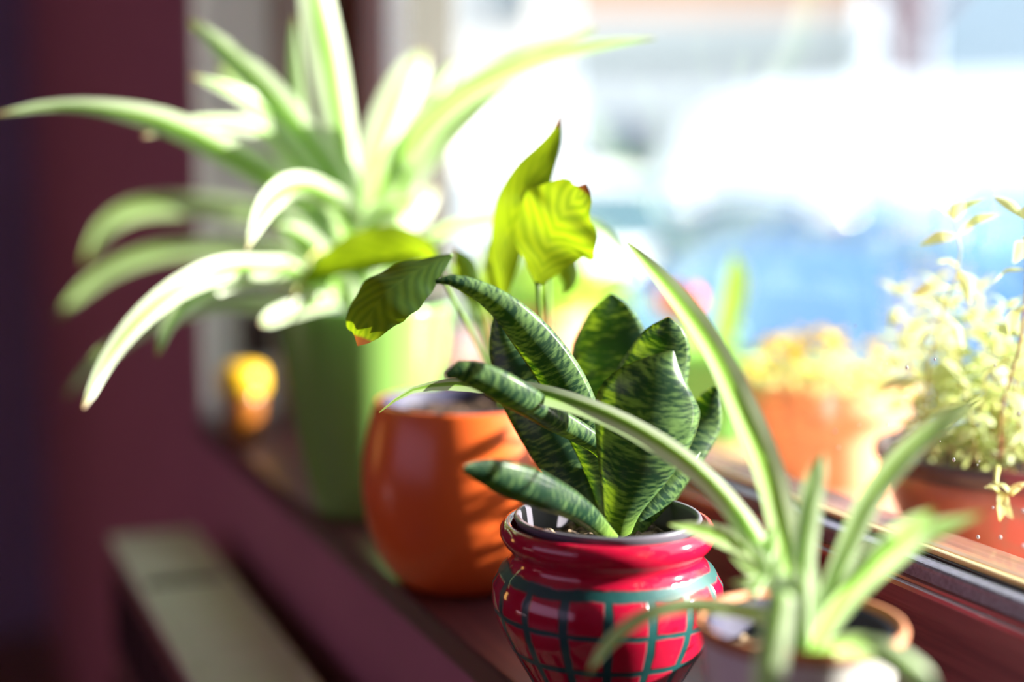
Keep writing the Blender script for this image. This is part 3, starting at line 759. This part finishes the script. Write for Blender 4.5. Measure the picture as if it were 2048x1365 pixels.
def herb_stem(pts, n, size, r=.0009, top=True, mat='stemy', bare=.15):
    st = tube('stem', [tuple(p) + (r * (1 - .5 * i / max(1, len(pts) - 1)),) for i, p in enumerate(pts)], mat, herb, n=10, k=6)
    S, L = catmull([tuple(p) for p in pts], 40); a = random.random() * 6
    for k_ in range(n):
        t = bare + (1 - bare) * (k_ + .5) / n; i = min(39, int(t * 40)); c = Vector(S[i]); tg = (Vector(S[i + 1]) - c).normalized()
        a += 1.57 + random.uniform(-.4, .4)
        u = tg.cross(Vector((.9, .3, .2))).normalized(); v = tg.cross(u)
        for s_ in (0, math.pi):
            d = u * math.cos(a + s_) + v * math.sin(a + s_)
            herb_leaf(st, c + d * .0006, d + tg * random.uniform(.0, .7) - Vector((0, 0, random.uniform(0, .5))), size * random.uniform(.75, 1.15) * (1 - .3 * t))
    if top:
        for q in range(3): herb_leaf(st, S[40], Vector((math.cos(q * 2.1), math.sin(q * 2.1), .8)), size * .7)
    return st


def hx(pts): return [hit_x(x, y, X) for x, y, X in pts]


B = (.657, .712)
herb_stem(hx([(1868, 945, .60), (1850, 800, .59), (1868, 690, .585), (1890, 610, .58), (1922, 520, .575), (1908, 440, .57)]), 7, 1.45, bare=.3)
herb_stem(hx([(2000, 940, .61), (2005, 810, .60), (2040, 690, .595), (2052, 560, .59), (2050, 440, .59)]), 6, 1.45, .0011, mat='stemr', bare=.3)
herb_stem(hx([(1885, 945, .61), (1850, 850, .615), (1805, 690, .62), (1795, 590, .62)]), 5, 1.2, mat='stemr', bare=.3)
herb_stem(hx([(1960, 945, .60), (1935, 800, .60), (1915, 700, .60), (1905, 620, .60)]), 6, 1.2, bare=.2)
herb_stem(hx([(1930, 945, .62), (1900, 830, .62), (1850, 740, .62), (1830, 660, .62)]), 5, 1.1)
herb_stem(hx([(2030, 950, .62), (1990, 850, .63), (1960, 720, .64), (1975, 640, .65)]), 6, 1.1)
herb_stem(hx([(1995, 935, .575), (1992, 960, .568), (1996, 985, .567), (2025, 990, .567)]), 2, .8, .0016, mat='stemy', bare=.5)
for i in range(40):
    a = random.uniform(0, 6.28); r = .072 * math.sqrt(random.random())
    x, y = B[0] + r * math.cos(a), B[1] + r * math.sin(a)
    h = random.uniform(.02, .085); lx, ly = random.uniform(-.02, .02), random.uniform(-.025, .03)
    herb_stem([(x, y, ZO + .055), (x + lx * .3, y + ly * .3, ZO + .056 + h * .5), (x + lx, y + ly, ZO + .058 + h)], 4, .85 * random.uniform(.8, 1.2), .0008, mat=random.choice(('stemy', 'stemr')))
for x0, y0, X in ((1800, 690, .66), (1835, 610, .65), (1870, 570, .66), (1890, 680, .62), (1935, 640, .64), (1960, 580, .66), (1990, 690, .62), (2020, 620, .63), (1770, 740, .67), (1860, 760, .61), (1925, 760, .61), (2030, 760, .61)):
    q = hit_x(x0, y0, X); b_ = Vector((B[0] + (q.x - B[0]) * .7, B[1] + (q.y - B[1]) * .5, ZO + .055))
    herb_stem([b_, (b_ + q) / 2 + Vector((random.uniform(-.01, .01), random.uniform(-.01, .01), 0)), q], 6, 1.05, .0009, mat=random.choice(('stemy', 'stemr')), bare=.25)
print('herb leaves', n_leaf)

# yellow flower clump
fplant = empty('yellow_flowers', (.690, .965, ZO + .064)); tag(fplant, 'clump of small bright yellow flowers in the terracotta pot outside', 'plant')
bm = bmesh.new(); un = bm.loops.layers.uv.new('n'); um = bm.loops.layers.uv.new('m')
for i in range(900):
    a = random.uniform(0, 6.28); r = .075 * math.sqrt(random.random()); z = random.uniform(0, .032) * (1.15 - r / .09)
    p = Vector((r * math.cos(a), r * math.sin(a), z)); d = Vector((random.gauss(0, 1), random.gauss(0, 1), random.gauss(.4, .6))).normalized(); e = d.cross(Vector((random.gauss(0, 1), random.gauss(0, 1), random.gauss(0, 1)))).normalized()
    s_ = random.uniform(.007, .011)
    f = bm.faces.new([bm.verts.new(p + q) for q in (Vector(), d * s_ * .5 + e * s_ * .3, d * s_, d * s_ * .5 - e * s_ * .3)])
    for lp, uv in zip(f.loops, ((.5, 0), (1, .5), (.5, 1), (0, .5))): lp[un].uv = uv; lp[um].uv = (uv[0] * s_, uv[1] * s_)
fo = from_bm('foliage', bm, 'herb', fplant); fo['kind'] = 'stuff'
bm = bmesh.new()
for q in range(7):
    a = q * 6.2832 / 7
    vs = [bm.verts.new((r * math.cos(a + da), r * math.sin(a + da), z)) for r, da, z in ((.0012, 0, 0), (.005, -.34, .0012), (.0078, 0, .0006), (.005, .34, .0012))]
    bm.faces.new(vs)
bmesh.ops.create_uvsphere(bm, u_segments=8, v_segments=5, radius=.0018)
fo = from_bm('flower', bm, 'petal_yellow', fplant)
for i in range(70):
    o = fo if i == 0 else fo.copy()
    if i: COL.objects.link(o)
    a = random.uniform(0, 6.28); r = .078 * math.sqrt(random.random())
    o.location = (r * math.cos(a), r * math.sin(a), (.044 - 3.2 * r * r) + random.uniform(-.012, .008)); o.rotation_euler = (random.uniform(-.8, .8), random.uniform(-.8, .8), a); o.scale = [random.uniform(.8, 1.25)] * 3

# red flower with a broad leaf
rf = empty('red_flower', (.705, 1.17, ZO + .06)); tag(rf, 'red flower beside one broad light green leaf in the green pot outside', 'plant')
c0 = Vector((.705, 1.17, ZO + .058))
tube('stem', [tuple(c0) + (.002,), tuple(c0 + Vector((-.012, .01, .025))) + (.0018,), tuple(c0 + Vector((-.02, .025, .045))) + (.0016,)], 'stem', rf)
for q in range(6):
    a = q * 1.047; ct = c0 + Vector((-.02, .025, .042)); d = Vector((math.cos(a), math.sin(a), 0))
    blade('petal', [tuple(ct) + (.004,), tuple(ct + d * .016 + Vector((0, 0, .010))) + (.020,), tuple(ct + d * .022 + Vector((0, 0, .026))) + (.018,), tuple(ct + d * .017 + Vector((0, 0, .036))) + (.002,)], 'petal_red', rf, view=tuple(d), n=8, m=4, fold=.2)
for pts in ([(0, 0, 0, .006), (.008, -.012, .03, .018), (.014, -.02, .065, .026), (.016, -.022, .092, .022), (.014, -.018, .108, .003)], [(0, 0, 0, .006), (.02, .01, .02, .02), (.035, .015, .035, .024), (.05, .018, .03, .003)],
            [(0, 0, 0, .006), (-.02, -.02, .02, .022), (-.035, -.03, .03, .024), (-.045, -.04, .02, .003)], [(0, 0, 0, .006), (.0, .03, .02, .022), (.0, .045, .04, .022), (.0, .06, .04, .003)]):
    blade('leaf', [(c0.x + x, c0.y + y, c0.z + z, w_) for x, y, z, w_ in pts], 'pale', rf, n=12, fold=.25)

# pale bushy plant further along the outer sill
bpot = pot('clay_pot', (.720, 1.62, ZO - .012), 'small terracotta pot at the far end of the outer sill',
           [(.0, .004), (.045, .004), (.047, 0), (.050, 0), (.053, .004), (.060, .040), (.064, .060), (.070, .061), (.0715, .064), (.0725, .083), (.071, .086), (.068, .086), (.066, .083), (.063, .06), (.0, .058)], 'terracotta', None, .074, .0655)
bb = empty('bushy_plant', (.720, 1.62, ZO + .062)); tag(bb, 'pale green bushy plant at the far end of the outer sill', 'plant')
for i in range(70):
    a = random.uniform(0, 6.28); el = random.uniform(.15, 1.4); L_ = random.uniform(.06, .12); d = Vector((math.cos(a) * math.cos(el), math.sin(a) * math.cos(el), math.sin(el)))
    c0 = Vector((.720 + .03 * math.cos(a), 1.62 + .03 * math.sin(a), ZO + .06))
    blade('leaf', [tuple(c0) + (.003,), tuple(c0 + d * L_ * .5) + (.02,), tuple(c0 + d * L_ * .85 - Vector((0, 0, .004))) + (.018,), tuple(c0 + d * L_ - Vector((0, 0, .012))) + (.001,)], 'pale', bb, n=6, m=2, fold=.3)

# ------------------------------------------------------------------ the street
ZG = EYE.z - 1.54
gr = struct(tag(box('road', (1.9, -8, ZG - .1), (40, 50, ZG), 'asphalt'), 'grey asphalt street outside the window'))
struct(tag(box('pavement', (XO, -8, ZG - .1), (1.9, 50, ZG + .10), 'paving'), 'pale paved footpath below the window'))


def vehicle(name, loc, rz, label, cat, st, mat, glass_rows, wheels, lamps, wr=.31):
    """body lofted through stations along its length: (y, half width low, z low, half width belt, z belt, half width top, z top)"""
    v = empty(name, loc, rz); tag(v, label, cat)
    bm = bmesh.new(); rings = []
    for y, wl_, zl, wb, zb, wt, zt in st:
        sec = [(wl_ * .92, zl), (wl_, zl + .08), (wb, (zl + zb) / 2 + .03), (wb * .985, zb), ((wb + wt) / 2 * 1.005, (zb + zt) / 2), (wt, zt - .05), (wt * .85, zt)]
        rings.append([bm.verts.new((x, y, z)) for x, z in sec] + [bm.verts.new((-x, y, z)) for x, z in reversed(sec)])
    for A, Bq in zip(rings, rings[1:]):
        for q in range(len(A)): bm.faces.new((A[q], A[(q + 1) % len(A)], Bq[(q + 1) % len(A)], Bq[q]))
    bm.faces.new(rings[0]); bm.faces.new(rings[-1])
    bd_ = from_bm('body', bm, mat, v); md = bd_.modifiers.new('s', 'SUBSURF'); md.levels = 2; md.render_levels = 2
    for pts in glass_rows:
        for s_ in ((1, -1) if abs(pts[0][0] - pts[-1][0]) < .35 else (1,)):
            bm = bmesh.new(); bm.faces.new([bm.verts.new((x * s_, y, z)) for x, y, z in pts])
            r_ = bmesh.ops.extrude_face_region(bm, geom=bm.faces[:])
            c_ = sum((Vector(p) for p in pts), Vector()) / len(pts); off = Vector((-.04 * s_ if c_.x * s_ > .3 or abs(pts[0][0] - pts[-1][0]) < .35 else 0, -.02 if c_.y > 0 else .02, -.02))
            for e in r_['geom']:
                if isinstance(e, bmesh.types.BMVert): e.co += off
            from_bm('window', bm, 'carglass', v, smooth=False)
    hw = st[len(st) // 2][3]
    for y in wheels:
        for s_ in (1, -1):
            bm = bmesh.new(); bmesh.ops.create_cone(bm, cap_ends=True, segments=28, radius1=wr, radius2=wr, depth=.2, matrix=Matrix.Translation((s_ * (hw - .08), y, wr)) @ Matrix.Rotation(math.pi / 2, 4, 'Y'))
            wh = from_bm('wheel', bm, 'tyre', v, smooth=False)
            bm = bmesh.new(); bmesh.ops.create_uvsphere(bm, u_segments=16, v_segments=10, radius=wr * .66, matrix=Matrix.Translation((s_ * (hw + .01), y, wr)) @ Matrix.Diagonal((.12, 1, 1, 1)))
            from_bm('hubcap', bm, 'chrome', wh)
    for (x, y, z, sx, sy, sz, m_) in lamps:
        for s_ in (1, -1):
            bm = bmesh.new(); bmesh.ops.create_uvsphere(bm, u_segments=16, v_segments=10, radius=1, matrix=Matrix.Translation((x * s_, y, z)) @ Matrix.Diagonal((sx, sy, sz, 1)))
            from_bm({'lamp': 'headlamp', 'lampred': 'tail_lamp'}.get(m_, 'mirror'), bm, m_, v)
    return v


CAR = [(-2.0, .70, .30, .76, .62, .62, .72), (-1.85, .80, .24, .84, .80, .66, 1.0), (-1.35, .84, .22, .87, .88, .62, 1.38), (-.5, .85, .22, .88, .90, .64, 1.47), (.25, .85, .22, .88, .90, .62, 1.43),
       (.95, .85, .22, .87, .90, .64, .99), (1.55, .82, .22, .85, .80, .66, .86), (1.90, .74, .25, .78, .62, .60, .70), (2.02, .66, .32, .70, .52, .54, .58)]
CGL = [[(.80, -.35, .95), (.80, -1.25, .97), (.66, -1.15, 1.30), (.665, -.38, 1.39)], [(.80, .70, .95), (.80, -.28, .95), (.665, -.31, 1.39), (.655, .15, 1.36)],
       [(-.68, .90, 1.02), (.68, .90, 1.02), (.56, .30, 1.41), (-.56, .30, 1.41)], [(-.62, -1.80, 1.04), (.62, -1.80, 1.04), (.54, -1.42, 1.36), (-.54, -1.42, 1.36)]]
CLP = [(.60, 1.90, .66, .17, .10, .09, 'lamp'), (.70, -1.92, .82, .10, .08, .17, 'lampred'), (.95, .72, .98, .09, .06, .06, 'carblue')]
bcar = vehicle('parked_car', (3.45, 4.50, ZG), 0, 'blue parked hatchback car just outside the window', 'car', CAR, 'carblue', CGL, (-1.28, 1.28), CLP)
for s_ in (-1, 1):      # polished rails with bulky rounded feet, added to the roof for sun glints
    rr = tube('glint_rail', [(3.45 + s_ * .62, 4.50 - .62, ZG + 1.42, .018), (3.45 + s_ * .62, 4.45, ZG + 1.475, .018), (3.45 + s_ * .62, 4.50 + .42, ZG + 1.41, .018)], 'chrome', bcar)
    for y_ in (-.60, .40):
        bm = bmesh.new(); bmesh.ops.create_uvsphere(bm, u_segments=24, v_segments=16, radius=1, matrix=Matrix.Translation((s_ * .64, y_, 1.38)) @ Matrix.Diagonal((.06, .10, .055, 1)))
        from_bm('glint_foot', bm, 'chrome', rr)
VAN = [(-2.5, .82, .32, .88, .9, .78, 2.02), (-2.4, .90, .26, .94, 1.0, .82, 2.12), (-1.0, .92, .24, .96, 1.05, .84, 2.16), (.8, .92, .24, .96, 1.05, .84, 2.14), (1.25, .92, .24, .96, 1.05, .80, 1.98),
       (1.85, .91, .24, .95, 1.02, .80, 1.28), (2.35, .86, .26, .90, .85, .76, 1.08), (2.5, .78, .34, .82, .7, .68, .85)]
VGL = [[(.90, 1.55, 1.15), (.90, .75, 1.15), (.83, .75, 1.72), (.83, 1.2, 1.72)], [(-.74, 1.78, 1.34), (.74, 1.78, 1.34), (.68, 1.30, 1.90), (-.68, 1.30, 1.90)]]
VLP = [(.68, 2.36, .82, .16, .12, .13, 'lamp'), (.86, -2.46, 1.0, .06, .06, .22, 'lampred'), (1.04, 1.45, 1.2, .08, .08, .14, 'carwhite')]
vehicle('delivery_van', (7.0, 9.2, ZG), math.radians(14), 'nearer tall white delivery van parked behind the blue car', 'van', VAN, 'carwhite', VGL, (-1.6, 1.65), VLP, .34)
vehicle('delivery_van', (5.35, 15.8, ZG), math.radians(4), 'far white van left of the hedge', 'van', VAN, 'carwhite', VGL, (-1.6, 1.65), VLP, .34)
vehicle('parked_car', (3.75, 8.9, ZG), 0, 'white parked hatchback car in line beyond the blue car', 'car', CAR, 'carwhite', CGL, (-1.28, 1.28), [(.60, 1.90, .66, .17, .10, .09, 'lamp'), (.70, -1.92, .82, .10, .08, .17, 'lampred'), (.95, .72, .98, .09, .06, .06, 'carwhite')]).scale = (1, 1, 1.05)


def building(name, cpx, depth, width, label, levels, wins, dep=5):
    """block whose front looks back along the view; levels = (z0, z1, proud, material)"""
    c = at(cpx, 330, depth); r = math.atan2(c.y, c.x) - math.pi / 2
    b = empty(name, (c.x, c.y, ZG), r); tag(b, label, 'building')
    for z0, z1, pr, m_, nm in levels: box(nm, (-width / 2 - pr, -pr, z0), (width / 2 + pr, dep, z1), m_, b)
    for x, z, ww, hh in wins:
        f = box('window', (x - ww / 2, -.06, z), (x + ww / 2, .02, z + hh), 'white_frame', b)
        for k_ in (0, 1): box('pane', (x - ww / 2 + .07 + k_ * (ww / 2 - .03), -.075, z + .07), (x - .03 + k_ * (ww / 2 - .04), -.05, z + hh - .07), 'pane', f)
    return b


building('town_house', 1425, 19, 3.8, 'white building with a salmon upper storey behind the van',
         [(0, 2.98, 0, 'stucco', 'ground_floor'), (2.98, 3.14, .15, 'ledgegrey', 'ledge'), (3.14, 3.5, .0, 'stucco', 'frieze'), (3.5, 7, .02, 'salmon', 'upper_storey'), (7, 7.2, .3, 'ledgegrey', 'roof')],
         [(-1.1, .9, 1.0, 1.3), (1.1, .9, 1.0, 1.3), (-1.1, 4.3, 1.0, 1.5), (1.1, 4.3, 1.0, 1.5)])
building('blue_house', 2110, 15, 2.6, 'pale blue rendered building behind the van at the right edge',
         [(0, 6, 0, 'bluewall', 'wall'), (6, 6.2, .25, 'ledgegrey', 'roof')], [(.3, 3.6, .9, 1.2)])
building('pale_house', 800, 26, 6, 'far pale building seen beyond the window jamb', [(0, 6.5, 0, 'stucco', 'wall'), (6.5, 6.8, .3, 'ledgegrey', 'roof')], [(-2, 1, 1.1, 1.4), (2, 1, 1.1, 1.4), (-2, 4, 1.1, 1.4), (2, 4, 1.1, 1.4)])

tree = empty('street_tree', tuple(at(1815, 330, 13)[:2]) + (ZG,)); tag(tree, 'dark trunked street tree beside the pale blue building', 'tree')
P0 = tree.location
tube('trunk', [tuple(P0) + (.22,), tuple(P0 + Vector((.03, 0, 1.5))) + (.16,), tuple(P0 + Vector((-.05, .05, 3.0))) + (.17,), tuple(P0 + Vector((.1, .1, 4.6))) + (.10,)], 'bark', tree, n=14, k=12)
for a, zz, L_ in ((0, 2.7, 1.2), (2.0, 2.9, 1.4), (3.6, 2.6, 1.5), (5, 3.3, 1.2), (1.2, 3.8, 1.0), (4.2, 3.9, 1.0)):
    p = P0 + Vector((-.02, .04, zz)); d = Vector((math.cos(a), math.sin(a), .8)).normalized()
    tube('branch', [tuple(p) + (.08,), tuple(p + d * L_ * .5 + Vector((0, 0, .05))) + (.05,), tuple(p + d * L_) + (.02,)], 'bark', tree)

# hedge and post
hg = empty('hedge', tuple(at(1330, 330, 14.2)[:2]) + (ZG,), -YAW); tag(hg, 'clipped green hedge between the two white vans', 'hedge')
bm = bmesh.new(); un = bm.loops.layers.uv.new('n'); um = bm.loops.layers.uv.new('m')
for i in range(5000):
    p = Vector((random.uniform(-.45, .45), random.uniform(-.3, .3), random.uniform(0, 1.56))); d = Vector((random.gauss(0, 1), random.gauss(0, 1), random.gauss(0, 1))).normalized(); e = d.orthogonal().normalized(); s_ = .09
    f = bm.faces.new([bm.verts.new(p + q) for q in (Vector(), d * s_ * .5 + e * s_ * .3, d * s_, d * s_ * .5 - e * s_ * .3)])
    for lp, uv in zip(f.loops, ((.5, 0), (1, .5), (.5, 1), (0, .5))): lp[un].uv = uv; lp[um].uv = uv
ho = from_bm('foliage', bm, 'bush', hg); ho['kind'] = 'stuff'
# unseen post added outside to keep the sun off the far reveal
px_, py_ = XW + .076 + SUN.x / SUN.y * -1.25, Y1 - 1.25
po = empty('shading_post', (px_, py_, ZG + .10)); tag(po, 'grey steel post added out of view on the footpath to shade the far reveal', 'post')
lathe('shaft', [(0, 0), (.041, 0), (.041, 3.4), (0, 3.4)], 'steel', po, 32)
lathe('foot_plate', [(0, 0), (.12, 0), (.12, .015), (0, .015)], 'steel', po, 32)
